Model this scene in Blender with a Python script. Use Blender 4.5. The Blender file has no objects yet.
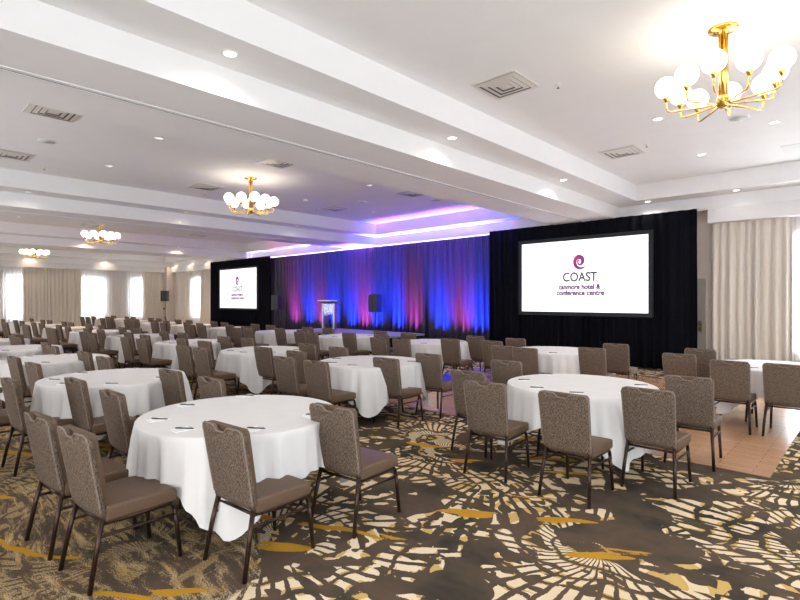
import bpy, bmesh, math, random
from math import sin, cos, pi, radians as R, sqrt
from mathutils import Vector
rnd = random.Random(7)
C = bpy.context.scene.collection
SC = bpy.context.scene

# ------------------------------------------------------------------ camera
cd = bpy.data.cameras.new('camera'); cam = bpy.data.objects.new('camera', cd); C.objects.link(cam)
cam.location = (0, 0, 1.68); cam.rotation_euler = (R(90), 0, R(43.6))
cd.lens = 22.68; cd.sensor_width = 36; cd.clip_end = 200
SC.camera = cam
# ------------------------------------------------------------------ world, exposure
w = bpy.data.worlds.new('sky'); SC.world = w; w.use_nodes = True
w.node_tree.nodes['Background'].inputs[0].default_value = (0.80, 0.90, 1.0, 1)
w.node_tree.nodes['Background'].inputs[1].default_value = 5.0
vs = SC.view_settings
vs.view_transform = 'Standard'; vs.look = 'None'; vs.gamma = 1; vs.use_curve_mapping = False
vs.exposure = -0.1
def light(name, typ, loc, energy, col=(1, 1, 1), rot=(0, 0, 0), size=.1, sizey=None, spot=None, blend=.5, target=None):
    l = bpy.data.lights.new(name, typ); l.energy = energy; l.color = col
    if typ == 'AREA':
        l.size = size
        if sizey: l.shape = 'RECTANGLE'; l.size_y = sizey
    else: l.shadow_soft_size = size
    if typ == 'SPOT': l.spot_size = R(spot); l.spot_blend = blend
    o = bpy.data.objects.new(name, l); C.objects.link(o); o.location = loc; o.rotation_euler = rot
    if target is not None:
        o.rotation_euler = (Vector(target) - Vector(loc)).to_track_quat('-Z', 'Y').to_euler()
    return o
XL, XR, YN, YF = -33.5, 3.2, -2.0, 13.6          # room limits
ZB, ZS, ZC = 3.76, 4.07, 4.45                    # beam bottom, soffit, ceiling
DAY = (0.86, 0.93, 1.0)
WIN_LEFT = [(0.6, 2.0), (4.95, 6.3), (8.25, 9.6), (11.05, 12.3)]
WIN_BACK = [(-30.45, -29.1), (-1.45, 0.25)]
FILL_WIN_NEAR = [(-29, -27), (-22.5, -20.5), (-19, -17), (-13.2, -11), (-9.3, -7.1), (-3.2, -0.9), (0.2, 2.4)]  # unseen windows behind the camera, added for soft fill light
FILL_WIN_RIGHT = [(-.8, 1.4), (3.2, 5.6), (8.0, 10.6)]  # unseen right-wall windows, also added to brighten the room
for a, b in WIN_LEFT: light('daylight_and_fill', 'AREA', (XL - .55, (a + b) / 2, 1.85), 90, DAY, (0, R(-90), 0), 2.3, b - a)
for a, b in WIN_BACK: light('daylight_and_fill', 'AREA', ((a + b) / 2, YF + .55, 1.85), 120 if a < -5 else 600, DAY, (R(-90), 0, 0), b - a, 2.3)
for a, b in FILL_WIN_NEAR: light('daylight_and_fill', 'AREA', ((a + b) / 2, YN - .45, 1.85), 85, (1, .93, .87), (R(90), 0, 0), b - a, 2.3)  # added fill lamps outside the unseen near-wall windows
for a, b in FILL_WIN_RIGHT: light('daylight_and_fill', 'AREA', (XR + .45, (a + b) / 2, 1.85), 78, (.80, .90, 1.0), (0, R(90), 0), 2.3, b - a)  # added fill lamps outside the unseen right-wall windows

# ------------------------------------------------------------------ materials
def mat(name, col=(.8, .8, .8), rough=.5, metal=0, emit=None, es=0, spec=None, coat=0):
    m = bpy.data.materials.new(name); m.use_nodes = True
    b = m.node_tree.nodes['Principled BSDF']
    b.inputs['Base Color'].default_value = (*col, 1); b.inputs['Roughness'].default_value = rough
    b.inputs['Metallic'].default_value = metal
    if spec is not None: b.inputs['Specular IOR Level'].default_value = spec
    if emit: b.inputs['Emission Color'].default_value = (*emit, 1); b.inputs['Emission Strength'].default_value = es
    if coat: b.inputs['Coat Weight'].default_value = coat
    return m
class NT:
    def __init__(s, m): s.t = m.node_tree; s.n = s.t.nodes; s.l = s.t.links; s.b = s.n['Principled BSDF']
    def new(s, typ, **kw):
        x = s.n.new(typ)
        for k, v in kw.items(): setattr(x, k, v)
        return x
    def link(s, a, b): s.l.new(a, b)
    def math(s, op, a, b=None, c=None):
        x = s.n.new('ShaderNodeMath'); x.operation = op
        for i, v in enumerate((a, b, c)):
            if v is None: continue
            if isinstance(v, (int, float)): x.inputs[i].default_value = v
            else: s.l.new(v, x.inputs[i])
        return x.outputs[0]
    def vmath(s, op, a, b=None):
        x = s.n.new('ShaderNodeVectorMath'); x.operation = op
        for i, v in enumerate((a, b)):
            if v is None: continue
            if isinstance(v, tuple): x.inputs[i].default_value = v
            else: s.l.new(v, x.inputs[i])
        return x.outputs[0]
    def ramp(s, fac, stops, interp='LINEAR'):
        x = s.n.new('ShaderNodeValToRGB'); x.color_ramp.interpolation = interp
        e = x.color_ramp.elements
        while len(e) < len(stops): e.new(.5)
        for i, (p, c) in enumerate(stops): e[i].position = p; e[i].color = (*c, 1) if len(c) == 3 else c
        s.l.new(fac, x.inputs[0]); return x.outputs[0]
    def mix(s, f, a, b):
        x = s.n.new('ShaderNodeMix'); x.data_type = 'RGBA'
        for i, v in ((0, f), (6, a), (7, b)):
            if isinstance(v, tuple): x.inputs[i].default_value = (*v, 1)
            elif isinstance(v, (int, float)): x.inputs[i].default_value = v
            else: s.l.new(v, x.inputs[i])
        return x.outputs[2]
    def noise(s, vec, scale, detail=2, rough=.5, dist=0):
        x = s.n.new('ShaderNodeTexNoise'); x.inputs['Scale'].default_value = scale
        x.inputs['Detail'].default_value = detail; x.inputs['Roughness'].default_value = rough
        x.inputs['Distortion'].default_value = dist
        if vec is not None: s.l.new(vec, x.inputs['Vector'])
        return x.outputs[0]
    def bump(s, h, st=.3, dist=.01):
        x = s.n.new('ShaderNodeBump'); x.inputs['Strength'].default_value = st; x.inputs['Distance'].default_value = dist
        s.l.new(h, x.inputs['Height']); s.l.new(x.outputs[0], s.b.inputs['Normal'])
def noisy(name, c1, c2, scale, rough=.6, bump=.1, stretch=(1, 1, 1), detail=3, metal=0, spec=None):
    m = mat(name, c1, rough, metal, spec=spec); k = NT(m)
    tc = k.new('ShaderNodeTexCoord').outputs['Object']
    v = k.vmath('MULTIPLY', tc, stretch)
    n = k.noise(v, scale, detail, .6)
    k.link(k.ramp(n, [(.3, c1), (.7, c2)]), k.b.inputs['Base Color'])
    if bump: k.bump(n, bump, .004)
    return m
M = {}
M['paint'] = noisy('ceiling_paint', (.87, .855, .85), (.89, .875, .87), 3, .8, .02)
M['track'] = mat('track_metal', (.55, .54, .54), .4, .3)
M['slot'] = mat('slot_dark', (.06, .05, .05), .6)
M['wall'] = noisy('wall_paint', (.66, .58, .52), (.69, .61, .55), 4, .8, .02)
M['valance'] = noisy('valance_paint', (.76, .74, .74), (.78, .76, .76), 4, .7, .02)
M['gold'] = noisy('brushed_brass', (.83, .52, .12), (.93, .62, .18), 30, .22, .02, metal=1)
M['globe'] = mat('opal_glass_lit', (1, 1, 1), .3, emit=(1.0, .90, .73), es=5.6)
M['lens'] = mat('downlight_lens_lit', (1, 1, 1), .4, emit=(1.0, .95, .86), es=8)
M['lens_off'] = mat('downlight_lens_dim', (.9, .9, .9), .4, emit=(1.0, .95, .88), es=1.0)
M['plastic'] = mat('white_plastic', (.82, .81, .80), .5)
M['grey_plastic'] = mat('grey_speaker_grille', (.60, .60, .60), .6)
M['vent'] = mat('vent_metal', (.78, .75, .70), .45, .2)
M['vent_dark'] = mat('vent_dark', (.16, .12, .09), .7)
M['leg'] = noisy('bronze_metal', (.045, .026, .019), (.07, .04, .028), 25, .33, .02, metal=.75)
M['vinyl'] = noisy('brown_vinyl', (.120, .074, .045), (.142, .088, .055), 60, .5, .06, spec=.3)
M['cloth'] = noisy('white_linen', (.76, .745, .73), (.79, .775, .76), 5, .85, .03)
M['top'] = mat('table_board', (.45, .36, .26), .6)
M['steel'] = mat('dark_steel', (.05, .05, .05), .4, .8)
M['pad'] = mat('paper', (.90, .90, .89), .8)
M['pen'] = mat('pen_black', (.03, .03, .035), .35)
M['pad_ink'] = mat('pad_print', (.55, .52, .55), .8)
M['beige'] = noisy('beige_drape', (.70, .635, .56), (.74, .675, .60), 8, .75, .05, (8, 8, 1))
M['black_drape'] = noisy('black_velour', (.0055, .006, .009), (.008, .0085, .013), 8, .9, .05, (8, 8, 1), spec=.06)
M['stage_drape'] = noisy('stage_drape_satin', (.010, .0065, .025), (.014, .009, .032), 8, .5, .05, (10, 10, 1))
M['frame_black'] = mat('screen_frame', (.006, .010, .012), .6)
M['screen'] = mat('projection_white', (.9, .9, .9), .6, emit=(.96, .98, 1), es=1.05)
M['txt_grey'] = mat('projected_grey', (.05, .05, .05), .6, emit=(.10, .10, .11), es=.6)
M['txt_purple'] = mat('projected_purple', (.05, .02, .05), .6, emit=(.13, .015, .14), es=.9)
M['speaker'] = noisy('speaker_black', (.02, .02, .022), (.03, .03, .033), 60, .6, .1)
M['grille'] = mat('speaker_grille', (.035, .035, .04), .45, .5)
M['acrylic'] = None
M['alu'] = mat('brushed_aluminium', (.50, .49, .48), .35, .8)
M['stage_top'] = noisy('stage_carpet', (.30, .30, .32), (.36, .36, .38), 30, .8, .05)
M['brass_door'] = mat('brass_handle', (.50, .34, .12), .3, 1)
M['door'] = mat('door_paint', (.38, .34, .31), .6)
M['pull'] = mat('dark_red_box', (.10, .03, .025), .5)
M['win_frame'] = mat('window_frame', (.80, .80, .80), .4)
def m_tweed(name, d, l):
    m = mat(name, d, .85); k = NT(m)
    tc = k.new('ShaderNodeTexCoord').outputs['Object']
    n1 = k.noise(k.vmath('MULTIPLY', tc, (1, 1, .20)), 330, 2, .7)
    n2 = k.noise(k.vmath('MULTIPLY', tc, (1, 1, .14)), 280, 2, .6)
    s = k.math('ADD', k.math('MULTIPLY', n1, .5), k.math('MULTIPLY', n2, .5))
    k.link(k.ramp(s, [(.41, d), (.59, l)]), k.b.inputs['Base Color']); k.bump(s, .2, .002)
    k.b.inputs['Specular IOR Level'].default_value = .2
    return m
M['tweed'] = m_tweed('taupe_tweed', (.042, .029, .022), (.245, .182, .137))
M['piping'] = m_tweed('taupe_piping', (.15, .115, .09), (.33, .27, .22))
def m_sheer():
    m = bpy.data.materials.new('sheer_voile'); m.use_nodes = True; n = m.node_tree.nodes; l = m.node_tree.links
    n.remove(n['Principled BSDF']); out = n['Material Output']
    t = n.new('ShaderNodeBsdfTransparent'); t.inputs[0].default_value = (1, 1, 1, 1)
    tr = n.new('ShaderNodeBsdfTranslucent'); tr.inputs[0].default_value = (.92, .92, .93, 1)
    d = n.new('ShaderNodeBsdfDiffuse'); d.inputs[0].default_value = (.86, .84, .84, 1)
    a = n.new('ShaderNodeMixShader'); a.inputs[0].default_value = .5; l.new(tr.outputs[0], a.inputs[1]); l.new(d.outputs[0], a.inputs[2])
    b = n.new('ShaderNodeMixShader'); b.inputs[0].default_value = .80; l.new(t.outputs[0], b.inputs[1]); l.new(a.outputs[0], b.inputs[2])
    l.new(b.outputs[0], out.inputs[0]); return m
M['sheer'] = m_sheer()
def m_glass():
    m = bpy.data.materials.new('window_glass'); m.use_nodes = True; n = m.node_tree.nodes; l = m.node_tree.links
    n.remove(n['Principled BSDF']); out = n['Material Output']
    t = n.new('ShaderNodeBsdfTransparent'); g = n.new('ShaderNodeBsdfGlossy'); g.inputs['Roughness'].default_value = .05
    b = n.new('ShaderNodeMixShader'); b.inputs[0].default_value = .06; l.new(t.outputs[0], b.inputs[1]); l.new(g.outputs[0], b.inputs[2])
    l.new(b.outputs[0], out.inputs[0]); return m
M['glass'] = m_glass()
M['acrylic'] = m_glass(); M['acrylic'].name = 'clear_acrylic'
M['acrylic'].node_tree.nodes['Transparent BSDF'].inputs[0].default_value = (.80, .86, .95, 1)
def m_logo():
    m = mat('projected_swirl', (.3, .02, .2), .6, es=1); k = NT(m)
    tc = k.new('ShaderNodeTexCoord').outputs['Object']
    x = k.new('ShaderNodeSeparateXYZ'); k.link(tc, x.inputs[0])
    f = k.math('ADD', k.math('MULTIPLY', k.math('SUBTRACT', x.outputs[2], x.outputs[0]), 1.6), .45)
    col = k.ramp(f, [(0, (.13, .02, .22)), (.5, (.33, .02, .24)), (1, (.62, .03, .20))])
    k.link(col, k.b.inputs['Emission Color']); k.b.inputs['Emission Strength'].default_value = 1.0
    k.b.inputs['Base Color'].default_value = (.05, .02, .05, 1)
    return m
M['logo'] = m_logo()
def m_wood():
    m = mat('parquet', (.4, .2, .1), .2); k = NT(m)
    tc = k.new('ShaderNodeTexCoord').outputs['Object']
    b = k.new('ShaderNodeTexBrick'); b.inputs['Scale'].default_value = 1; b.inputs['Brick Width'].default_value = .6
    b.inputs['Row Height'].default_value = .09; b.inputs['Mortar Size'].default_value = .002
    b.inputs['Color1'].default_value = (.60, .33, .18, 1); b.inputs['Color2'].default_value = (.70, .41, .24, 1)
    b.inputs['Mortar'].default_value = (.22, .11, .06, 1); k.link(tc, b.inputs['Vector'])
    n = k.noise(k.vmath('MULTIPLY', tc, (1, 12, 1)), 6, 4, .6)
    k.link(k.mix(k.math('MULTIPLY', n, .45), b.outputs[0], (.48, .25, .13)), k.b.inputs['Base Color'])
    k.b.inputs['Roughness'].default_value = .24; k.b.inputs['Coat Weight'].default_value = .8; k.b.inputs['Coat Roughness'].default_value = .22
    return m
M['wood'] = m_wood()
def m_carpet():
    m = mat('carpet', (.15, .12, .1), .95, spec=.1); k = NT(m)
    tc = k.new('ShaderNodeTexCoord').outputs['Object']
    sp0 = k.new('ShaderNodeSeparateXYZ'); k.link(tc, sp0.inputs[0])
    def warp(sc, amp):
        n = k.new('ShaderNodeTexNoise'); n.inputs['Scale'].default_value = sc; n.inputs['Detail'].default_value = 1; k.link(tc, n.inputs['Vector'])
        return k.vmath('MULTIPLY', k.vmath('SUBTRACT', n.outputs['Color'], (.5, .5, .5)), (amp, amp, 0))
    p = k.vmath('ADD', k.vmath('ADD', k.vmath('MULTIPLY', tc, (1, 1, 0)), warp(.7, .5)), warp(5, .05))
    def fan(scale, off, nrad, narc):
        q = k.vmath('ADD', p, off)
        vo = k.new('ShaderNodeTexVoronoi'); vo.voronoi_dimensions = '2D'; vo.inputs['Scale'].default_value = scale
        vo.inputs['Randomness'].default_value = 1; k.link(q, vo.inputs['Vector'])
        d = k.vmath('SUBTRACT', q, vo.outputs['Position']); s_ = k.new('ShaderNodeSeparateXYZ'); k.link(d, s_.inputs[0])
        ang = k.math('ARCTAN2', s_.outputs[1], s_.outputs[0])
        rad = k.math('SQRT', k.math('ADD', k.math('MULTIPLY', s_.outputs[0], s_.outputs[0]), k.math('MULTIPLY', s_.outputs[1], s_.outputs[1])))
        ray = k.math('SINE', k.math('ADD', k.math('MULTIPLY', ang, nrad), k.math('MULTIPLY', k.noise(q, .9, 1, .4), 6)))
        arc = k.math('SINE', k.math('ADD', k.math('MULTIPLY', rad, narc), k.math('MULTIPLY', k.noise(q, 1.3, 2, .55), 30)))
        return ray, arc, rad
    def mul(*a):
        r = a[0]
        for x in a[1:]: r = k.math('MULTIPLY', r, x)
        return r
    gt = lambda a, b: k.math('GREATER_THAN', a, b)
    lt = lambda a, b: k.math('LESS_THAN', a, b)
    rag = k.noise(tc, 45, 3, .7)
    jag = k.math('MULTIPLY', k.math('SUBTRACT', rag, .5), 1.1)
    r1, a1, d1 = fan(.55, (0, 0, 0), 46, 30)
    r2, a2, d2 = fan(.34, (7.3, 3.1, 0), 52, 19)
    n_area = k.noise(p, 1.25, 2, .55)
    n_area2 = k.noise(k.vmath('ADD', p, (3, 11, 0)), 1.05, 2, .55)
    n_drop = k.noise(k.vmath('MULTIPLY', p, (1, 1.3, 1)), 5.5, 1, .5)
    c1 = mul(gt(k.math('ADD', r1, jag), -.45), gt(k.math('ADD', a1, jag), -.72), gt(n_area, .485), gt(n_drop, .43))
    c2 = mul(gt(k.math('ADD', r2, jag), -.20), gt(k.math('ADD', a2, jag), -.45), gt(n_area2, .50), lt(n_drop, .55), lt(n_area, .485))
    cream = k.math('MAXIMUM', c1, c2)
    # speckled, more golden zone of the pattern at the near left of the room
    zn = k.math('ADD', k.math('MULTIPLY', k.math('ADD', sp0.outputs[0], sp0.outputs[1]), .30), k.math('MULTIPLY', k.noise(tc, .8, 2, .5), .9))
    zone = k.ramp(zn, [(.0, (1, 1, 1)), (.22, (0, 0, 0))])
    fine = k.noise(k.vmath('MULTIPLY', tc, (1, 1.5, 1)), 105, 2, .7)
    streak = k.noise(k.vmath('MULTIPLY', p, (1.5, 9, 1)), 2.0, 3, .6)
    speck = gt(fine, .50)
    keep = k.math('MAXIMUM', lt(zone, .5), speck)
    speck2 = mul(gt(zone, .35), gt(k.math('ADD', k.math('MULTIPLY', fine, .8), k.math('MULTIPLY', streak, .9)), .925))
    cream = k.math('MAXIMUM', mul(cream, keep), speck2)
    vr = k.new('ShaderNodeVectorRotate'); vr.rotation_type = 'Z_AXIS'; vr.inputs['Angle'].default_value = -.55; k.link(p, vr.inputs['Vector'])
    g = k.noise(k.vmath('MULTIPLY', vr.outputs[0], (.55, 2.6, 1)), 1.5, 2, .5)
    gm = gt(k.math('ADD', g, k.math('MULTIPLY', jag, .03)), .655)
    base = k.ramp(k.noise(p, 1.0, 4, .65), [(.36, (.038, .034, .028)), (.47, (.098, .073, .049)), (.58, (.145, .096, .066)), (.68, (.066, .060, .046))])
    thread = k.noise(k.vmath('MULTIPLY', tc, (1, 3, 1)), 120, 2, .6)
    base = k.mix(k.math('MULTIPLY', thread, .6), base, (.045, .038, .03))
    rim = mul(lt(a1, -.1), lt(n_drop, .56))
    creamcol = k.ramp(k.noise(tc, .35, 1, .5), [(.35, (.72, .56, .35)), (.65, (.82, .69, .50))])
    creamcol = k.mix(k.math('MULTIPLY', rim, .8), creamcol, (.55, .34, .06))
    creamcol = k.mix(mul(zone, .75), creamcol, (.47, .31, .12))
    col = k.mix(cream, base, creamcol); col = k.mix(gm, col, (.50, .26, .025))
    k.link(col, k.b.inputs['Base Color'])
    k.bump(k.noise(tc, 220, 2, .6), .25, .004)
    return m
M['carpet'] = m_carpet()

# ------------------------------------------------------------------ mesh helpers
class MB:
    def __init__(s): s.v = []; s.f = []; s.sm = []
    def add(s, v, f, smooth=False):
        o = len(s.v); s.v += [tuple(x) for x in v]; s.f += [tuple(i + o for i in g) for g in f]; s.sm += [smooth] * len(f); return s
    def box(s, x0, x1, y0, y1, z0, z1):
        return s.add([(x0, y0, z0), (x1, y0, z0), (x1, y1, z0), (x0, y1, z0), (x0, y0, z1), (x1, y0, z1), (x1, y1, z1), (x0, y1, z1)],
                     [(0, 3, 2, 1), (4, 5, 6, 7), (0, 1, 5, 4), (1, 2, 6, 5), (2, 3, 7, 6), (3, 0, 4, 7)])
    def tube(s, pts, r, n=8, cap=True):
        pts = [Vector(p) for p in pts]; rs = r if isinstance(r, (list, tuple)) else [r] * len(pts)
        vs = []; prev = None
        for i, p in enumerate(pts):
            d = (pts[min(i + 1, len(pts) - 1)] - pts[max(i - 1, 0)]).normalized()
            if prev is None:
                a = d.orthogonal().normalized()
            else:
                a = (prev - d * prev.dot(d)); a = a.normalized() if a.length > 1e-6 else d.orthogonal().normalized()
            prev = a; b = d.cross(a)
            for k in range(n):
                t = 2 * pi * k / n; vs.append(p + (a * cos(t) + b * sin(t)) * rs[i])
        fs = [(i * n + k, i * n + (k + 1) % n, (i + 1) * n + (k + 1) % n, (i + 1) * n + k) for i in range(len(pts) - 1) for k in range(n)]
        if cap: fs += [tuple(reversed(range(n))), tuple(range((len(pts) - 1) * n, len(pts) * n))]
        return s.add(vs, fs, True)
    def lathe(s, prof, c=(0, 0, 0), n=24):
        vs = []; fs = []
        for r, z in prof:
            for k in range(n): t = 2 * pi * k / n; vs.append((c[0] + r * cos(t), c[1] + r * sin(t), c[2] + z))
        m = len(prof)
        fs = [(i * n + k, i * n + (k + 1) % n, (i + 1) * n + (k + 1) % n, (i + 1) * n + k) for i in range(m - 1) for k in range(n)]
        fs += [tuple(reversed(range(n))), tuple(range((m - 1) * n, m * n))]
        return s.add(vs, fs, True)
    def sphere(s, c, r, n=18, m=10):
        return s.lathe([(max(r * sin(pi * i / m), 1e-4), -r * cos(pi * i / m)) for i in range(m + 1)], c, n)
    def build(s, name, m, parent=None, loc=(0, 0, 0), bevel=0, seg=2, smooth=None):
        me = bpy.data.meshes.new(name); me.from_pydata(s.v, [], s.f); me.update()
        sm = s.sm if smooth is None else [smooth] * len(s.f)
        me.polygons.foreach_set('use_smooth', sm)
        if bevel:
            bm = bmesh.new(); bm.from_mesh(me)
            es = [e for e in bm.edges if len(e.link_faces) == 2 and e.calc_face_angle(0) > .5]
            bmesh.ops.bevel(bm, geom=es, offset=bevel, segments=seg, affect='EDGES', profile=.6)
            bm.to_mesh(me); bm.free()
            if smooth is None or smooth: me.polygons.foreach_set('use_smooth', [True] * len(me.polygons))
        me.materials.append(M[m])
        o = bpy.data.objects.new(name, me); C.objects.link(o); o.location = loc
        if parent is not None: o.parent = parent
        return o
def empty(name, loc=(0, 0, 0), rz=0):
    o = bpy.data.objects.new(name, None); C.objects.link(o); o.location = loc; o.rotation_euler = (0, 0, rz); o.empty_display_size = .1
    return o
def tag(o, label=None, cat=None, group=None, kind=None):
    for k, v in (('label', label), ('category', cat), ('group', group), ('kind', kind)):
        if v: o[k] = v
    return o
def struct(o): o['kind'] = 'structure'; return o
def copy_tree(o, parent=None):
    c = o.copy(); C.objects.link(c)
    if parent is not None: c.parent = parent
    for ch in list(o.children): copy_tree(ch, c)
    return c
class Proto:
    """first use places the prototype itself, later uses copy it"""
    def __init__(s, o): s.o = o; s.used = False
    def place(s, loc, rz, label, cat=None, group=None, sc=None):
        o = s.o if not s.used else copy_tree(s.o); s.used = True
        o.location = loc; o.rotation_euler = (0, 0, rz)
        tag(o, label, cat, group); return o

# ------------------------------------------------------------------ setting: floor, walls, ceiling
struct(MB().box(XL - .3, XR + .3, YN - .3, YF + .3, -.12, 0).build('floor', 'carpet'))
tag(MB().box(-7.2, -.75, 5.85, 11.6, 0, .004).build('dance_floor', 'wood'), 'glossy orange-brown parquet dance floor set into the patterned carpet', 'dance floor')
struct(bpy.data.objects['dance_floor'])

BAYS = [(-4.87, 2.55), (-13.95, -6.52), (-23.05, -15.6), (-33.1, -24.7)]
Y2a, Y2b = -1.75, 13.35
INS = .62
c = MB()
T = ZC + .2
for a, b in BAYS:
    c.box(a + INS, b - INS, Y2a + INS, Y2b - INS, ZC, T)                      # coffer ceiling
    c.box(a, a + INS, Y2a, Y2b, ZS, T); c.box(b - INS, b, Y2a, Y2b, ZS, T)    # soffits
    c.box(a + INS, b - INS, Y2b - INS, Y2b, ZS, T); c.box(a + INS, b - INS, Y2a, Y2a + INS, ZS, T)
edges = sorted([XL - .3, XR + .3] + [x for ab in BAYS for x in ab])
for i in range(0, len(edges), 2): c.box(edges[i], edges[i + 1], Y2a, Y2b, ZB, T)
c.box(XL - .3, XR + .3, Y2b, YF + .3, ZB, T); c.box(XL - .3, XR + .3, YN - .3, Y2a, ZB, T)
struct(c.build('ceiling', 'paint'))
# folding-wall tracks in the beam undersides
def trackset(n, x):
    t = MB().box(x - .015, x + .035, YN, YF, ZB - .012, ZB + .0).box(x - .075, x - .05, YN, YF, ZB - .012, ZB)
    o = t.build('trim_%d' % n, 'plastic'); struct(o)
    MB().box(x - .05, x - .015, YN, YF, ZB - .004, ZB + .001).build('track_slot', 'slot', o)
for i, x in enumerate((-5.66, -14.75, -23.9)): trackset(i + 1, x)

def wall_x(name, x0, x1, wins, z0=.7, z1=2.97, mt='wall'):    # wall slab running along Y
    w_ = MB(); y = YN - .3
    for a, b in wins:
        w_.box(x0, x1, y, a, 0, ZB); w_.box(x0, x1, a, b, 0, z0); w_.box(x0, x1, a, b, z1, ZB); y = b
    w_.box(x0, x1, y, YF + .3, 0, ZB); return struct(w_.build(name, mt))
def wall_y(name, y0, y1, wins, z0=.7, z1=2.97, mt='wall'):
    w_ = MB(); x = XL - .0
    for a, b in wins:
        w_.box(x, a, y0, y1, 0, ZB); w_.box(a, b, y0, y1, 0, z0); w_.box(a, b, y0, y1, z1, ZB); x = b
    w_.box(x, XR, y0, y1, 0, ZB); return struct(w_.build(name, mt))
wall_x('wall_left', XL - .3, XL, WIN_LEFT); wall_x('wall_right', XR, XR + .3, FILL_WIN_RIGHT)
wall_y('wall_back', YF, YF + .3, WIN_BACK); wall_y('wall_front', YN - .3, YN, FILL_WIN_NEAR)
wn = 0
def window(axis, pos, a, b, out):
    global wn; wn += 1; z0, z1 = .7, 2.97; t = .05; f = MB()
    def bx(u0, u1, d0, d1, za, zb, mb):
        if axis == 'x': mb.box(min(d0, d1), max(d0, d1), u0, u1, za, zb)
        else: mb.box(u0, u1, min(d0, d1), max(d0, d1), za, zb)
    d0, d1 = pos + out * .12, pos + out * .18
    bx(a, b, d0, d1, z0, z0 + t, f); bx(a, b, d0, d1, z1 - t, z1, f); bx(a, a + t, d0, d1, z0 + t, z1 - t, f); bx(b - t, b, d0, d1, z0 + t, z1 - t, f)
    o = f.build('window_%d' % wn, 'win_frame'); struct(o)
    g = MB(); bx(a + t, b - t, pos + out * .145, pos + out * .155, z0 + t, z1 - t, g); g.build('pane', 'glass', o)
    s = MB(); bx(a, b, pos - out * .02, pos + out * .12, z0 - .03, z0, s); s.build('window_sill', 'win_frame', o)
for a, b in WIN_LEFT: window('x', XL, a, b, -1)
for a, b in WIN_BACK: window('y', YF, a, b, 1)
for a, b in FILL_WIN_NEAR: window('y', YN, a, b, -1)  # frames for the added fill windows in the near wall
for a, b in FILL_WIN_RIGHT: window('x', XR, a, b, 1)  # frames for the added fill windows in the right wall
# pillar in the far corner, valances (pelmets) over the curtains
struct(MB().box(XL, XL + .75, 12.95, YF, 0, ZB).build('wall_corner', 'wall'))
struct(MB().box(XL, XL + .42, YN, 12.95, 3.44, ZB).build('trim_4', 'valance'))
struct(MB().box(XL + .75, -27.3, 13.22, YF, 3.44, ZB).build('trim_5', 'valance'))
struct(MB().box(-2.86, XR, 13.22, YF, 3.44, ZB).build('trim_6', 'valance'))
bb = MB().box(XL + .75, XR, YF - .015, YF, 0, .12); struct(bb.build('baseboard_back', 'plastic'))
bb = MB().box(XL, XL + .015, YN, 12.95, 0, .12); struct(bb.build('baseboard_left', 'plastic'))
# narrow strip of door beside the black drape
d = MB().box(-3.45, -2.98, YF - .05, YF, 0, 2.15).build('door_1', 'door'); struct(d)
dfr = MB().box(-3.02, -2.985, YF - .07, YF, 0, 2.185).box(-3.45, -3.02, YF - .07, YF, 2.15, 2.185).build('door_frame', 'door', d)
MB().tube([(-3.08, YF - .05, 1.05), (-3.08, YF - .11, 1.05), (-3.20, YF - .11, 1.05)], .012).box(-3.11, -3.05, YF - .065, YF - .045, .93, 1.18).build('door_handle', 'brass_door', d)

# ------------------------------------------------------------------ drapes and curtains
def pleats(L, pitch, depth, rr, jitter=.35):
    """list of (u, d) along a pleated line"""
    pts = []; u = 0; ph = 0
    while u < L:
        p = pitch * (1 + rr.uniform(-jitter, jitter)); dd = depth * (1 + rr.uniform(-jitter, jitter))
        n = 6
        for i in range(n):
            q = i / n; pts.append((u + p * q, dd * abs(sin(pi * q)) ** .75))
        u += p
    return [(min(x, L), y) for x, y in pts if x < L] + [(L, 0)]
def drape(name, axis, pos, a, b, z0, z1, m, pitch=.16, depth=.10, out=-1, seed=1, parent=None, flare=.0):
    rr = random.Random(seed); pl = pleats(b - a, pitch, depth, rr); rows = 7
    rv = [rr.uniform(-1, 1) for _ in pl]
    vs = []
    for j in range(rows):
        q = j / (rows - 1); z = z1 + (z0 - z1) * q
        for i, (u, dd) in enumerate(pl):
            k = .45 + .55 * min(1, q * 1.6); uu = a + u + rv[i] * .012 * q
            dpos = pos + out * (dd * k + flare * q)
            vs.append((dpos, uu, z) if axis == 'x' else (uu, dpos, z))
    n = len(pl)
    fs = [(j * n + i, j * n + i + 1, (j + 1) * n + i + 1, (j + 1) * n + i) for j in range(rows - 1) for i in range(n - 1)]
    mb = MB(); mb.add(vs, fs, True); return mb.build(name, m, parent)
def curtain(name, *a, label=None, cat='curtain', group=None, **k):
    o = drape(name, *a, **k); return tag(o, label, cat, group)
# far left wall
curtain('sheer_curtain', 'x', XL + .12, 3.6, 5.75, .04, 3.50, 'sheer', .13, .07, out=1, seed=3, label='white sheer curtain at the leftmost window of the far left wall')
curtain('window_curtain', 'x', XL + .14, 5.62, 8.40, .03, 3.50, 'beige', .17, .13, out=1, seed=4, label='wide beige curtain between two windows of the far left wall')
curtain('sheer_curtain', 'x', XL + .12, 8.35, 11.85, .04, 3.50, 'sheer', .13, .07, out=1, seed=5, label='white sheer curtain across the two right windows of the far left wall')
curtain('window_curtain', 'x', XL + .14, 11.7, 12.92, .03, 3.50, 'beige', .17, .13, out=1, seed=6, label='beige curtain beside the corner pillar on the far left wall')
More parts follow.
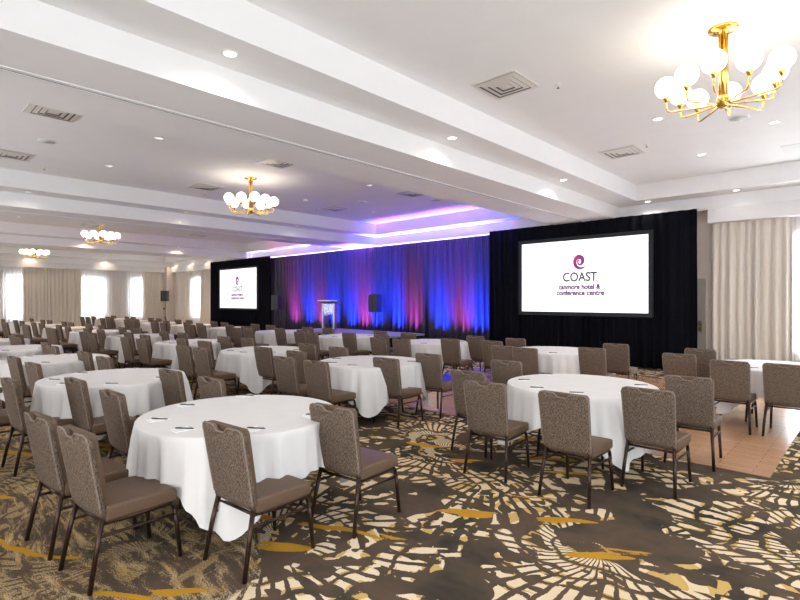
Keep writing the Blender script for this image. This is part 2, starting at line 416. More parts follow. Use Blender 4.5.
# back wall, left end
curtain('window_curtain', 'y', YF - .1, -32.7, -30.5, .03, 3.50, 'beige', .17, .12, seed=7, label='beige curtain right of the corner pillar at the far back wall')
curtain('sheer_curtain', 'y', YF - .07, -30.55, -29.0, .04, 3.50, 'sheer', .13, .06, seed=8, label='narrow white sheer curtain in front of the window left of the small screen')
curtain('window_curtain', 'y', YF - .1, -29.1, -27.5, .03, 3.50, 'beige', .17, .12, seed=9, label='beige curtain partly hidden by the black drape of the small screen')
# back wall, right end
curtain('window_curtain', 'y', YF - .10, -2.84, -1.34, .03, 3.50, 'beige', .15, .17, seed=10, label='beige curtain hanging from the pelmet right of the big screen')
curtain('sheer_curtain', 'y', YF - .06, -1.42, .6, .04, 3.50, 'sheer', .12, .05, seed=11, label='white sheer curtain at the bright window on the right edge of the photo')

YD = 13.0
def big_drape(a, b, y, z1, m, seed, label, pitch=.2, depth=.12):
    o = empty('stage_drape', ((a + b) / 2, y, 0))
    dr = drape('drape_cloth', 'y', y, a, b, .02, z1, m, pitch, depth, out=1, seed=seed); dr.parent = o; dr.location = (-(a + b) / 2, -y, 0)
    t = MB().tube([(a + .5, y + .20, z1 - .03), (b - .5, y + .20, z1 - .03)], .022)
    for x in (a + .7, (a + b) / 2, b - .7): t.tube([(x, y + .20, 0), (x, y + .20, z1 - .03)], .02); t.box(x - .2, x + .2, y + .19, y + .42, 0, .012)
    tt = t.build('pipe_frame', 'alu', o); tt.location = (-(a + b) / 2, -y, 0)
    return tag(o, label, 'drape')
big_drape(-8.62, -3.02, YD, 3.77, 'black_drape', 21, 'black pleated drape behind the big projection screen')
big_drape(-26.9, -20.9, YD, 3.77, 'black_drape', 22, 'black pleated drape behind the small far screen on the left')
big_drape(-21.1, -8.58, YD + .16, 3.69, 'stage_drape', 23, 'long pleated drape lit blue and magenta behind the stage', .26, .17)

# ------------------------------------------------------------------ screens
def spiral():
    N = 90; mb = MB(); vs = []
    for i in range(N + 1):
        q = i / N; th = R(-38) - q * R(360 * 1.62)          # clockwise from the lower right tip
        r = 1.04 - .84 * q ** 1.35; wd = .04 + .50 * sin(pi * min(1, q * 1.35)) ** .6 if q < .74 else .04
        wd = max(.04, wd) if q < .4 else max(.22, wd)
        if q > .93: wd *= 1 - .4 * (q - .93) / .07
        for s in (0, -1): vs.append(((r + s * wd) * cos(th), 0, (r + s * wd) * sin(th) * 1.12))
    fs = [(2 * i, 2 * i + 1, 2 * i + 3, 2 * i + 2) for i in range(N)]
    mb.add(vs, fs); return mb
def text_mesh(s, size, width, m, name, parent, loc, off):
    cu = bpy.data.curves.new(name, 'FONT'); cu.body = s; cu.size = size; cu.align_x = 'CENTER'
    o = bpy.data.objects.new(name + '_source', cu); C.objects.link(o); bpy.context.view_layer.update()
    m0 = bpy.data.meshes.new_from_object(o); bpy.data.objects.remove(o)
    v0 = [v.co.copy() for v in m0.vertices]; f0 = [tuple(p.vertices) for p in m0.polygons]; mb = MB()
    for i, (dx, dy) in enumerate(((0, 0), (1, 0), (-1, 0), (0, 1), (0, -1), (.7, .7), (-.7, .7), (.7, -.7), (-.7, -.7))):
        mb.add([(v.x + dx * off, v.y + dy * off, .00005 * i) for v in v0], f0)
    me = bpy.data.meshes.new(name); me.from_pydata(mb.v, [], mb.f); me.update()
    xs = [v.co.x for v in me.vertices]; wd = max(xs) - min(xs); k = width / wd; cx = (max(xs) + min(xs)) / 2
    for v in me.vertices: v.co.x = (v.co.x - cx) * k
    me.materials.append(M[m]); r = bpy.data.objects.new(name, me); C.objects.link(r); r.parent = parent
    r.location = loc; r.rotation_euler = (R(90), 0, 0); return r
def screen(cx, wd, z0, z1, y, label, fr):
    o = empty('projection_screen', (cx, y, 0)); h = wd / 2
    MB().box(-h, h, -.01, .01, z0, z1).build('screen_surface', 'screen', o)
    f = MB(); q = fr
    f.box(-h - q, h + q, -.03, .03, z0 - q, z0); f.box(-h - q, h + q, -.03, .03, z1, z1 + q); f.box(-h - q, -h, -.03, .03, z0, z1); f.box(h, h + q, -.03, .03, z0, z1)
    f.build('screen_frame', 'frame_black', o)
    for sx in (-1, 1):
        MB().tube([(sx * (h - .3), .035, 0.02), (sx * (h - .3), .035, z0)], .02).box(sx * (h - .3) - .03, sx * (h - .3) + .03, -.22, .05, 0, .02).build('support_leg', 'black_drape', o)
    k = wd / 3.42; zc = (z0 + z1) / 2; zz = lambda z: zc + (z - 2.31) * k; yy = -.014
    lg = MB()
    base = spiral(); lg.add([(x * .195, 0, z * .195) for x, _, z in base.v], base.f); l = lg.build('swirl_emblem', 'logo', o, (0, yy, zz(2.70))); l.scale = (k, 1, k)
    text_mesh('COAST', .335 * k, .93 * k, 'txt_grey', 'lettering', o, (0, yy, zz(2.175)), .008 * k)
    text_mesh('canmore hotel &', .185 * k, 1.14 * k, 'txt_purple', 'lettering', o, (-.02 * k, yy, zz(1.965)), .0080 * k)
    text_mesh('conference centre', .185 * k, 1.30 * k, 'txt_purple', 'lettering', o, (0, yy, zz(1.805)), .0080 * k)
    return tag(o, label, 'screen')
screen(-5.725, 3.41, 1.36, 3.265, 12.88, 'large lit projection screen on the black drape at right', .10)
screen(-23.68, 3.73, 1.27, 3.26, 12.88, 'small-looking lit projection screen far away at left', .08)

# ------------------------------------------------------------------ stage, lectern, loudspeakers, uplights
st = empty('stage', (-13.3, 11.6, 0))
MB().box(-2.5, 2.5, -.9, .9, .52, .58).build('stage_deck', 'stage_top', st)
sk = drape('stage_skirt', 'y', -.86, -2.46, 2.46, .01, .52, 'black_drape', .12, .04, seed=40, parent=st)
s2 = drape('stage_skirt', 'x', 2.46, -.86, .86, .01, .52, 'black_drape', .12, .035, out=1, seed=41, parent=st)
for a_ in (-2.4, 2.4):
    for b_ in (-.7, .7): MB().tube([(a_, b_, 0), (a_, b_, .52)], .03).build('stage_leg', 'steel', st)
tag(st, 'low black-skirted stage platform in front of the blue and magenta drape', 'stage')
le = empty('lectern', (-14.5, 11.5, .58), R(30))
MB().box(-.24, .24, -.16, .16, 0, .03).build('base', 'alu', le)
for sx in (-1, 1): MB().box(sx * .21 - .03, sx * .21 + .03, -.12, .12, .03, .98).build('side_post', 'alu', le)
MB().box(-.18, .18, -.11, -.09, .05, .96).build('front_panel', 'acrylic', le)
t = MB(); t.add([(-.36, -.24, 1.06), (.36, -.24, 1.06), (.36, .24, .97), (-.36, .24, .97), (-.36, -.24, 1.09), (.36, -.24, 1.09), (.36, .24, 1.00), (-.36, .24, 1.00)],
      [(0, 3, 2, 1), (4, 5, 6, 7), (0, 1, 5, 4), (1, 2, 6, 5), (2, 3, 7, 6), (3, 0, 4, 7)])
t.build('reading_top', 'alu', le); tag(le, 'silver and clear lectern with slanted top standing on the stage', 'lectern')
def make_speaker():
    s = empty('loudspeaker'); h = .32
    MB().add([(-.21, -.17, -h), (.21, -.17, -h), (.15, .19, -h), (-.15, .19, -h), (-.21, -.17, h), (.21, -.17, h), (.15, .19, h), (-.15, .19, h)],
             [(0, 3, 2, 1), (4, 5, 6, 7), (0, 1, 5, 4), (1, 2, 6, 5), (2, 3, 7, 6), (3, 0, 4, 7)]).build('cabinet', 'speaker', s, bevel=.015)
    MB().box(-.185, .185, -.18, -.17, -.29, .29).build('grille', 'grille', s)
    MB().tube([(-.21, 0, .05), (-.225, 0, .05), (-.225, 0, -.05), (-.21, 0, -.05)], .01).build('handle', 'steel', s)
    return s
def make_stand(z):
    s = empty('speaker_stand')
    MB().tube([(0, 0, .12), (0, 0, z)], [.022, .018]).build('pole', 'steel', s)
    MB().lathe([(.035, 0), (.035, .06)], (0, 0, .62)).build('collar', 'steel', s)
    for k in range(3):
        a = 2 * pi * k / 3 + .4; MB().tube([(.02 * cos(a), .02 * sin(a), .64), (.45 * cos(a), .45 * sin(a), .01)], .011).tube([(.02 * cos(a), .02 * sin(a), .2), (.27 * cos(a), .27 * sin(a), .27)], .008).build('leg', 'steel', s)
    return s
sp = Proto(make_speaker())
for x, y, rz, nm, h in ((-19.15, 12.3, R(15), 'left end of the blue and magenta drape', 1.24), (-13.35, 12.72, R(5), 'drape right of the lectern', 1.24), (-31.35, 12.3, R(45), 'far corner pillar', 1.60)):
    tag(make_stand(h), None).location = (x, y, 0)
    st_ = [o for o in bpy.data.objects if o.name.startswith('speaker_stand')][-1]
    tag(st_, 'thin tripod stand under the loudspeaker by the ' + nm, 'speaker stand', 'loudspeaker stands')
    sp.place((x, y, h + .32), rz, 'black loudspeaker on a stand by the ' + nm, 'loudspeaker', 'loudspeakers')

def make_uplight():
    u = empty('uplight')
    MB().box(-.25, .25, -.04, .04, .045, .12).build('housing', 'steel', u, bevel=.008)
    MB().box(-.235, .235, -.03, .03, .12, .123).build('lens', 'pad', u)
    MB().box(-.2, -.18, -.06, .06, 0, .045).box(-.2, .2, -.06, -.05, 0, .012).box(.18, .2, -.06, .06, 0, .045).build('bracket', 'steel', u)
    return u
up = Proto(make_uplight())
BL, MG = (.02, .07, 1.0), (.80, .10, .50)
def wx(px, y):
    u = (px - 400) / 504; A = R(43.6); return y * (-sin(A) + cos(A) * u) / (cos(A) + sin(A) * u)
for px, colr, e, nm in ((287, MG, 1100, ''), (301, BL, 1900, ''), (312, MG, 900, ''), (325, BL, 2100, ''), (344, BL, 2200, ''), (356, MG, 1200, ''), (368, BL, 1800, ''), (390, BL, 2600, ''), (406, MG, 1000, ''), (433, BL, 2300, ''), (453, MG, 900, ''), (470, BL, 2000, '')):
    x = wx(px, 12.7)
    names = {287: 'leftmost magenta', 301: 'leftmost blue', 312: 'second magenta', 325: 'second blue', 344: 'third blue', 356: 'third magenta', 368: 'fourth blue', 390: 'fifth blue', 406: 'fourth magenta', 433: 'sixth blue', 453: 'rightmost magenta', 470: 'rightmost blue'}
    z = 0
    yy = 12.72
    up.place((x, yy, 0), 0, 'black floor light bar for the %s beam on the stage drape' % names[px], 'uplight', 'uplights along the stage drape')
    lt_ = light('uplight_beam', 'AREA', (x, yy, .135), e * (.14 if colr == BL else .115), colr, size=.42, sizey=.05, target=(x, 13.25, 2.1)); lt_.data.spread = R(58)
# wash from behind the drape onto the soffit
for i, x in enumerate((-24.4, -22.4, -20.3, -18.2, -16.1, -14.0, -11.9, -9.8)):
    light('cove_wash', 'SPOT', (x, 13.42, 1.6), 800, (.60, .54, 1.0), size=.08, spot=95, blend=.8, target=(x, 13.0, 4.2))

# ------------------------------------------------------------------ chandeliers
def make_chandelier():
    o = empty('chandelier')
    MB().lathe([(.135, 0), (.135, -.012), (.125, -.022), (.07, -.026), (.05, -.032), (.045, -.06)], (0, 0, ZC), 28).build('canopy', 'gold', o)
    s = MB()
    for k in range(5):
        a = 2 * pi * k / 5; s.tube([(.03 * cos(a), .03 * sin(a), 3.70), (.03 * cos(a), .03 * sin(a), ZC - .05)], .016)
    s.build('stem', 'gold', o)
    MB().lathe([(.02, -.10), (.05, -.085), (.05, -.02), (.06, 0), (.045, .03)], (0, 0, 3.74), 20).build('hub', 'gold', o)
    for k in range(10):
        a = 2 * pi * k / 10 + .2; ca, sa = cos(a), sin(a); r1 = .515 if k % 2 else .44
        pts = [(.04 * ca, .04 * sa, 3.74), (.05 * ca, .05 * sa, 3.70), (.08 * ca, .08 * sa, 3.675)]
        pts += [((r1 - .05) * ca, (r1 - .05) * sa, 3.665), ((r1 - .015) * ca, (r1 - .015) * sa, 3.68), (r1 * ca, r1 * sa, 3.72), (r1 * ca, r1 * sa, 3.80)]
        am = MB().tube(pts, .009, 8).build('arm', 'gold', o)
        MB().lathe([(.012, -.02), (.018, 0), (.034, .022), (.034, .03)], (r1 * ca, r1 * sa, 3.795), 14).build('cup', 'gold', am)
        MB().sphere((r1 * ca, r1 * sa, 3.93), .109).build('globe', 'globe', am)
    return o
ch = Proto(make_chandelier())
for x, y, nm in ((-1.16, 6.0, 'nearest and largest brass chandelier with ten lit white globes, upper right'), (-10.35, 5.95, 'second nearest brass chandelier with lit globes, in the second ceiling bay'),
              (-19.62, 5.5, 'third brass chandelier with lit globes, behind the second ceiling beam'), (-28.8, 5.35, 'farthest and smallest brass chandelier, near the far left wall')):
    ch.place((x, y, 0), rnd.uniform(0, .5), nm, 'chandelier', 'brass globe chandeliers')

# ------------------------------------------------------------------ ceiling fittings
BN = ['nearest ceiling bay', 'second ceiling bay', 'third ceiling bay', 'farthest ceiling bay']
WARM = [(1, .96, .91), (1, .91, .80), (1, .78, .56), (1, .78, .56)]
def make_down(lit):
    o = empty('downlight')
    MB().lathe([(.085, 0), (.085, -.006), (.065, -.012), (.062, -.004), (.062, 0)], (0, 0, 0), 20).build('trim_ring', 'plastic', o)
    MB().lathe([(.06, -.0035), (.06, -.001)], (0, 0, 0), 20).build('lens', 'lens' if lit else 'lens_off', o)
    return o
dl = Proto(make_down(True)); dim = Proto(make_down(False))
def down(x, y, z, label, e, spot=110, col=(1, .93, .84), pr=None):
    (pr or dl).place((x, y, z), 0, label, 'downlight', 'round recessed downlights')
    if e: light('downlight_beam', 'SPOT', (x, y, z - .02), e, col, size=.05, spot=spot, blend=.6)
for b, cx in enumerate((-1.16, -10.22, -19.4, -28.7)):
    for sx, sn in ((-1, 'left'), (1, 'right')):
        for y, yn in ((3.4, 'near'), (8.3, 'middle'), (10.9, 'far')):
            if b == 0 and sx > 0: x = -1.19 if y > 10 else 1.3
            else: x = cx + sx * 1.3
            yv = 9.7 if (b == 0 and sx > 0 and y > 10) else y
            down(x, yv, ZC, 'round downlight, %s %s one in the flat of the %s' % (yn, sn, BN[b]), (70, 55, 190, 190)[b], 110, WARM[b], dim if b == 1 else None)
    a0, b0 = BAYS[b]
    for x, sn in ((a0 + .31, 'left'), (b0 - .31, 'right')):
        for y, yn in ((2.4, 'near'), (5.9, 'middle'), (9.5, 'far')):
            if sn == 'right' and b == 0: continue
            down(x, y, ZS, 'round downlight, %s one in the %s soffit of the %s' % (yn, sn, BN[b]), 5 if b == 1 and sn == 'left' else 26, 150, WARM[b], dim if b == 1 and sn == 'left' else None)
    for j, x in enumerate((a0 + .8, (a0 + b0) / 2 - 1.1, (a0 + b0) / 2 + 1.2)):
        if b in (1, 2) : e = 0
        else: e = 26
        down(x, 12.98, ZS, 'round downlight, %s one above the drapes in the %s' % (('left', 'middle', 'right')[j], BN[b]), 3 if b == 0 and j else e, 150, WARM[b])
def make_vent():
    o = empty('ceiling_vent'); f = MB()
    for k in range(4):
        r0 = .30 - k * .075; r1 = r0 - .058; z0 = -.004 - .0; z1 = -.03
        v = []; 
        for r, z in ((r0, z1 + .009), (r1, z1)):
            v += [(-r, -r, z), (r, -r, z), (r, r, z), (-r, r, z)]
        f.add(v, [(i, (i + 1) % 4, 4 + (i + 1) % 4, 4 + i) for i in range(4)])
    f.box(-.03, .03, -.03, .03, -.03, -.026)
    f.build('louvre', 'vent', o); MB().box(-.28, .28, -.28, .28, -.006, 0).build('duct_opening', 'vent_dark', o)
    MB().box(-.32, .32, -.32, -.295, -.014, 0).box(-.32, .32, .295, .32, -.014, 0).box(-.32, -.295, -.295, .295, -.014, 0).box(.295, .32, -.295, .295, -.014, 0).build('frame', 'vent', o)
    return o
ve = Proto(make_vent())
for b, xs in enumerate(((-3.50,), (-8.78, -11.97), (-21.1, -17.9), (-30.2, -27.1))):
    for x in xs:
        sn = '' if len(xs) == 1 else ('right ' if x == max(xs) else 'left ')
        for y, yn in ((1.85, 'near'), (5.65, 'middle'), (9.7, 'far')):
            if b == 0 and y < 2: continue
            ve.place((x, y, ZC), 0, 'square louvred air vent, %s %sone of the %s' % (yn, sn, BN[b]), 'vent', 'square ceiling vents')
# sprinklers, round ceiling speakers, access hatch
def make_sprinkler():
    o = empty('sprinkler'); MB().lathe([(.035, 0), (.035, -.006), (.012, -.012), (.012, -.03)], n=14).build('escutcheon', 'plastic', o)
    MB().lathe([(.004, -.03), (.004, -.05), (.02, -.052), (.02, -.056)], n=12).build('deflector', 'vent_dark', o); return o
sk = Proto(make_sprinkler())
for x, y, nm in ((-2.99, 6.08, 'beside the near vent of the nearest ceiling bay'), (-3.0, 9.5, 'beside the far vent of the nearest ceiling bay'), (-12.61, 2.49, 'near left in the second ceiling bay'),
              (-12.65, 5.97, 'middle left in the second ceiling bay'), (-12.3, 9.27, 'far left in the second ceiling bay')):
    sk.place((x, y, ZC), 0, 'small white sprinkler head ' + nm, 'sprinkler', 'ceiling sprinklers')
def make_cs():
    o = empty('ceiling_speaker'); MB().lathe([(.14, 0), (.14, -.008), (.125, -.012)], n=24).build('rim', 'plastic', o)
    MB().lathe([(.12, -.009), (.12, -.0125)], n=24).build('grille', 'grey_plastic', o); return o
cs = Proto(make_cs())
for x, y, nm in ((-1.55, 9.1, 'below the large chandelier in the nearest ceiling bay'), (-10.51, 2.12, 'near end of the second ceiling bay'), (-10.6, 9.6, 'far part of the second ceiling bay'), (-8.9, 10.8, 'far right of the second ceiling bay')):
    cs.place((x, y, ZC), 0, 'flat round grey ceiling speaker, ' + nm, 'ceiling speaker', 'round ceiling speakers')
tag(MB().box(-.3, .3, -.3, .3, -.012, 0).build('access_hatch', 'plastic', None, (-1.0, 11.6, ZC), bevel=.004), 'square white access panel in the ceiling at the right edge', 'access panel')
tag(MB().box(-.13, .13, -.04, .0, -.06, .06).build('wall_box', 'pull', None, (XL + .375, 12.95, 1.12), bevel=.006), 'small dark red box fixed on the far corner pillar', 'wall box')

# ------------------------------------------------------------------ chair
def make_chair():
    o = empty('banquet_chair')
    for sx in (-1, 1):
        MB().tube([(sx * .218, -.285, 0), (sx * .205, -.245, .22), (sx * .190, -.205, .40)], [.0145, .0155, .0155]).build('leg', 'leg', o)
        MB().tube([(sx * .208, .262, 0), (sx * .200, .243, .20), (sx * .195, .228, .33)], [.0145, .0155, .0155]).build('leg', 'leg', o)
        pr = [(.195, .228, .315), (.194, .222, .345), (.193, .200, .362), (.192, .165, .366), (.191, -.10, .366), (.190, -.19, .372), (.188, -.215, .43)]
        MB().tube([(sx * x, y, z) for x, y, z in pr], .0150).build('seat_rail', 'leg', o)
        MB().tube([(sx * .2, .240, .285), (sx * .2, .12, .292), (sx * .2, -.18, .300), (sx * .2, -.226, .300)], .0100).build('stretcher', 'leg', o)
    for yy in (-.19, .17): MB().tube([(-.19, yy, .366), (.19, yy, .366)], .011).build('cross_bar', 'leg', o)
    # seat cushion
    s = MB(); prof = [(-.215, -.195), (.215, -.195), (.228, .10), (.222, .235), (-.222, .235), (-.228, .10)]
    z0, z1 = .378, .470
    s.add([(x, y, z0) for x, y in prof] + [(x, y, z1 - (.012 if y > .2 else 0)) for x, y in prof],
          [tuple(reversed(range(6))), tuple(range(6, 12))] + [(i, (i + 1) % 6, 6 + (i + 1) % 6, 6 + i) for i in range(6)])
    s.build('seat', 'vinyl', o, bevel=.02, seg=3)
    # fabric back shell with hand-grip notch
    def lean(z): return -.200 - (z - .43) * .175
    def shell(outline, t0, t1):
        n = len(outline); vs = [(x, lean(z) + t0, z) for x, z in outline] + [(x, lean(z) + t1, z) for x, z in outline]
        return vs, n
    zt = .905
    hw0, hw1 = .208, .219
    right = [(hw0 - .03, .405), (hw0, .435), (hw1, zt - .04), (hw1 - .012, zt - .012), (hw1 - .04, zt)]
    notch = [(.086, zt - .001), (.072, zt - .006), (.040, zt - .034), (.028, zt - .036)]
    pts = right + notch; outline = pts + [(-x, z) for x, z in reversed(pts)]
    vs, n = shell(outline, -.022, .006)
    # faces as quads strips between mirrored pairs
    m = len(pts); fs = []
    def strips(off, flip):
        out = []
        for i in range(m - 1):
            q = (off + i, off + i + 1, off + n - 2 - i, off + n - 1 - i); out.append(q if not flip else tuple(reversed(q)))
        return out
    # notch columns make horizontal strips fold over, so use vertical columns instead
    cols = sorted({round(x, 4) for x, z in outline})
    def top_at(x):
        x = abs(x); best = zt
        tp = [(hw1, zt - .04), (hw1 - .012, zt - .012), (hw1 - .04, zt)] + notch + [(0, zt - .036)]
        for (xa, za), (xb, zb) in zip(tp, tp[1:]):
            if xb <= x <= xa: return za + (zb - za) * ((xa - x) / (xa - xb) if xa != xb else 0)
        return zt - .036
    xs = [-1, -.97, -.94, -.81, -.60, -.41, -.343, -.19, -.133, 0, .133, .19, .343, .41, .60, .81, .94, .97, 1]
    zr = [0, .05, .12, .3, .5, .7, .85, .93, 1]
    mb = MB(); vs = []
    def P(u, q, side):
        xt = u * hw1; zt_ = top_at(xt); au = abs(u)
        zb = .405 + (.03 if au > .999 else .008 if au > .96 else 0)
        z = zb + (zt_ - zb) * q
        x = u * (hw0 + (hw1 - hw0) * (z - .405) / .53)
        curve = .012 * (1 - u * u)
        y = lean(z) - curve + (-.026 if side else .006)
        e = max((au - .9) / .1, 0, (q - .93) / .07, (.05 - q) / .05)
        if side: y += .007 * e * e
        return (x, y, z)
    nx, nz = len(xs), len(zr)
    for side in (1, 0):
        for q in zr:
            for u in xs: vs.append(P(u, q, side))
    idx = lambda s, j, i: s * nx * nz + j * nx + i
    for j in range(nz - 1):
        for i in range(nx - 1):
            fs.append((idx(0, j, i), idx(0, j, i + 1), idx(0, j + 1, i + 1), idx(0, j + 1, i)))
            fs.append((idx(1, j, i), idx(1, j + 1, i), idx(1, j + 1, i + 1), idx(1, j, i + 1)))
    for i in range(nx - 1):
        fs.append((idx(0, 0, i), idx(1, 0, i), idx(1, 0, i + 1), idx(0, 0, i + 1)))
        fs.append((idx(0, nz - 1, i), idx(0, nz - 1, i + 1), idx(1, nz - 1, i + 1), idx(1, nz - 1, i)))
    for j in range(nz - 1):
        fs.append((idx(0, j, 0), idx(0, j + 1, 0), idx(1, j + 1, 0), idx(1, j, 0)))
        fs.append((idx(0, j, nx - 1), idx(1, j, nx - 1), idx(1, j + 1, nx - 1), idx(0, j + 1, nx - 1)))
    mb.add(vs, fs, True); bk = mb.build('backrest', 'tweed', o)
    rim = [P(-1, q, 1) for q in zr] + [P(u, 1, 1) for u in xs[1:-1]] + [P(1, q, 1) for q in reversed(zr)]
    MB().tube([(x, y - .001, z) for x, y, z in rim], .0055, 6).build('piping', 'piping', bk)
    # front pad of the back
    fp = MB(); fo = [(-.190, .435), (.190, .435), (.206, .88), (.190, .904), (-.190, .904), (-.206, .88)]
    fp.add([(x, lean(z) + .001, z) for x, z in fo] + [(x, lean(z) + .042, z) for x, z in fo],
           [tuple(range(6)), tuple(reversed(range(6, 12)))] + [(i, 6 + i, 6 + (i + 1) % 6, (i + 1) % 6) for i in range(6)])
    fp.build('back_pad', 'vinyl', o, bevel=.008)
    return o
chair = Proto(make_chair())

# ------------------------------------------------------------------ tables
TR = .77
def cloth_mesh(seed):
    rr = random.Random(seed); N = 144; half = 1.125; mb = MB(); rows = 12
    ph = [rr.uniform(0, 2 * pi) for _ in range(6)]; ns = [19, 31, 43, 12]
    vs = [(0, 0, .765)]; fs = []
    rings = []
    for r in (.3, .6, .745, .765): rings.append([(r * cos(2 * pi * k / N), r * sin(2 * pi * k / N), .765 if r < .75 else .7635) for k in range(N)])
    cs_ = [rr.uniform(-.06, .06) for _ in range(4)]
    for j in range(rows + 1):
        q = j / rows; ring = []
        for k in range(N):
            th = 2 * pi * k / N
            rho = half / (abs(cos(th)) ** 7 + abs(sin(th)) ** 7) ** (1 / 7) + .012 * cos(9 * th + ph[5])
            drop = rho - .79
            corner = max(0, (abs(sin(2 * th)) - .55) / .45) ** 1.5
            z = .757 - drop * q * .985
            f = sum(a * cos(n_ * th + p_) for n_, p_, a in zip(ns, ph, (.45, .45, .28, .35)))
            amp = .060 * q ** .65
            r = TR + .006 * min(1, q * 8) + amp * f * .8 + .055 * q * corner * (1 + .3 * cos(26 * th + ph[4])) - .02 * q * (1 - corner)
            r += .02 * q
            z = max(z, .012)
            ring.append((r * cos(th), r * sin(th), z))
        rings.append(ring)
    for rg in rings: vs += rg
    fs += [(0, 1 + k, 1 + (k + 1) % N) for k in range(N)]
    for i in range(len(rings) - 1):
        a = 1 + i * N; b = a + N
        fs += [(a + k, b + k, b + (k + 1) % N, a + (k + 1) % N) for k in range(N)]
    mb.add(vs, fs, True); return mb
def make_table():
    o = empty('round_table')
    MB().lathe([(TR - .025, .735), (TR - .015, .74), (TR - .015, .752), (TR - .02, .756)], n=64).build('tabletop', 'top', o)
    for a in range(4):
        t = R(45 + 90 * a); ca, sa = cos(t), sin(t)
        MB().tube([(.48 * ca, .48 * sa, 0), (.42 * ca, .42 * sa, .735)], .014).build('leg', 'steel', o)
    MB().box(-.38, .38, -.30, -.27, .70, .735).box(-.38, .38, .27, .30, .70, .735).build('apron', 'steel', o)
    return o
table = Proto(make_table())
cloths = [Proto(cloth_mesh(s).build('tablecloth', 'cloth')) for s in (1, 2, 3)]
pad = Proto(empty('notepad'))
MB().box(-.054, .054, -.074, .074, 0, .005).build('pages', 'pad', pad.o)
MB().box(-.045, .045, .055, .068, .005, .0054).build('printed_heading', 'pad_ink', pad.o)
pen = Proto(empty('pen'))
MB().tube([(-.068, 0, .0045), (.055, 0, .0045)], .0045, 8).build('barrel', 'pen', pen.o)
MB().tube([(.055, 0, .0045), (.071, 0, .0045)], [.0045, .001], 8).build('tip', 'steel', pen.o)
MB().tube([(-.06, .0, .0095), (-.02, .0, .0095)], .0012, 6).build('clip', 'steel', pen.o)

ORD = ['first', 'second', 'third', 'fourth', 'fifth', 'sixth', 'seventh', 'eighth', 'ninth', 'tenth', 'eleventh', 'twelfth']
SEATS = [('far left', -.93, .33), ('near left', -.84, -.58), ('front left', -.28, -1.17), ('front right', .32, -1.14), ('near right', .87, -.47), ('far right', .93, .38)]
ROWA = [(-3.70, 1.92), (-6.45, 1.85), (-9.10, 1.80), (-11.60, 1.72), (-14.10, 1.65)]
ROWB = [(-2.35, 5.05), (-5.40, 4.90), (-8.00, 4.75), (-10.65, 4.65), (-13.40, 4.55), (-16.10, 4.42), (-18.8, 4.35), (-21.5, 4.25), (-24.1, 4.15)]
ROWC = [(-1.05, 8.30), (-4.20, 8.25), (-6.95, 8.15), (-9.65, 8.05), (-12.35, 7.98), (-15.05, 7.9), (-17.75, 7.85), (-20.45, 7.8), (-23.1, 7.75), (-25.8, 7.7)]
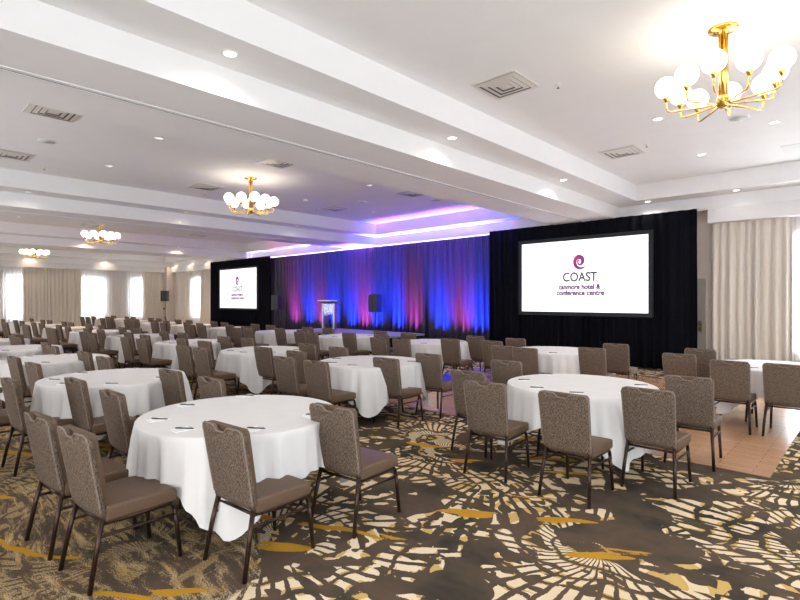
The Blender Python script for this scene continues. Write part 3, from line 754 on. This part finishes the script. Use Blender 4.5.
OVER = {('A', 0): [(-4.67, 2.25, 3), (-4.55, 1.35, 2), (-3.97, .75, 6), (-3.365, .81, 6), (-2.85, 1.46, 5), (-2.81, 2.25, 7)],
        ('A', 1): [(-7.40, 2.11, 4), (-7.31, 1.32, 4), (-6.62, .72, 4), (-5.98, .90, 4), (-5.54, 1.33, 4), (-5.50, 2.20, 4)],
        ('A', 2): [(-9.80, 2.04, 4), (-9.88, 1.25, 4), (-9.38, .70, 4), (-8.78, .72, 4), (-8.28, 1.29, 4), (-8.33, 2.12, 4)],
        ('B', 0): [(-3.33, 5.39, 3), (-3.15, 4.35, 3), (-2.62, 3.87, 6), (-1.85, 3.85, 1), (-1.42, 4.52, 1), (-1.35, 5.49, 4)],
        ('B', 1): [(-6.26, 5.14, 3), (-6.22, 4.31, 3), (-5.68, 3.75, 4), (-5.03, 3.77, 4), (-4.63, 4.59, 4), (-4.55, 5.34, 4)],
        ('B', 2): [(-9.0, 5.10, 3), (-8.95, 4.20, 3), (-8.23, 3.51, 4), (-7.69, 3.55, 4), (-7.14, 4.31, 4), (-7.1, 5.15, 4)],
        ('C', 0): [(-1.99, 8.75, 2), (-2.02, 7.74, 0), (-1.34, 7.28, 0), (-.80, 7.33, 0), (-.2, 7.9, 3), (-.15, 8.7, 3)],
        ('C', 1): [(-5.14, 8.66, 2), (-5.14, 7.84, 3), (-4.45, 7.11, 2), (-4.02, 7.05, 3), (-3.26, 7.77, 3), (-3.26, 8.76, 3)],
        ('C', 2): [(-7.77, 8.42, 3), (-7.8, 7.6, 3), (-7.25, 6.98, 3), (-6.66, 7.02, 3), (-5.99, 7.68, 3), (-6.06, 8.62, 3)]}
RN = {'A': 'nearest row', 'B': 'middle row', 'C': 'far row'}
nt = 0; KS = 1.033
for row, lst in (('A', ROWA), ('B', ROWB), ('C', ROWC)):
    for i, (cx, cy) in enumerate(lst):
        cx *= KS; cy *= KS
        where = "%s table from right in %s" % (ORD[i], RN[row]); cx0 = cx; tx = cx + .07; ty = cy + .09
        rot = R(3) + rnd.uniform(-.06, .06)
        table.place((tx, ty, 0.004), rot, 'round table under the cloth, ' + where, 'table', 'round banquet tables')
        cloths[nt % 3].place((tx, ty, 0.004), rot + (.14 if nt == 0 else 0) + (nt // 3 % 4) * pi / 2, 'white cloth draping the ' + where, 'tablecloth', 'white square tablecloths'); nt += 1
        spots = OVER.get((row, i))
        if not spots:
            spots = [(cx + dx + rnd.uniform(-.05, .05), cy + dy + rnd.uniform(-.05, .05), 3 + rnd.uniform(-3, 3)) for _, dx, dy in SEATS]
        for (nm, _, _), (x, y, a) in zip(SEATS, spots):
            if OVER.get((row, i)): x *= KS; y *= KS
            a = R(a); fx, fy = -sin(a), cos(a)
            bx_, by_ = x + fx * .285, y + fy * .285
            if row == 'A' and i == 4 and nm in ('far left', 'near left', 'front left', 'front right'): continue
            chair.place((bx_, by_, .004 if by_ > 5.6 and bx_ > -7.4 else 0), a, 'taupe chair at %s seat of %s' % (nm, where), 'chair', 'banquet chairs around the tables')
        # notepads and pens
        if (row == 'A' and i < 4) or (row == 'B' and i < 6) or (row == 'C' and i < 4):
            for nm, px, py in (('far left', -.60, .38), ('near left', -.58, -.20), ('front left', -.22, -.57), ('front right', .20, -.56), ('near right', .56, -.21), ('far right', .51, .33)):
                a = R(3) + rnd.uniform(-.12, .12)
                pad.place((tx + px, ty + py, .769), a, 'white notepad at %s seat of %s' % (nm, where), 'notepad', 'white notepads on the tables')
                pen.place((tx + px + .01, ty + py + .01, .7742), R(40) + rnd.uniform(-.15, .15), 'black pen at %s seat of %s' % (nm, where), 'pen', 'pens on the notepads')
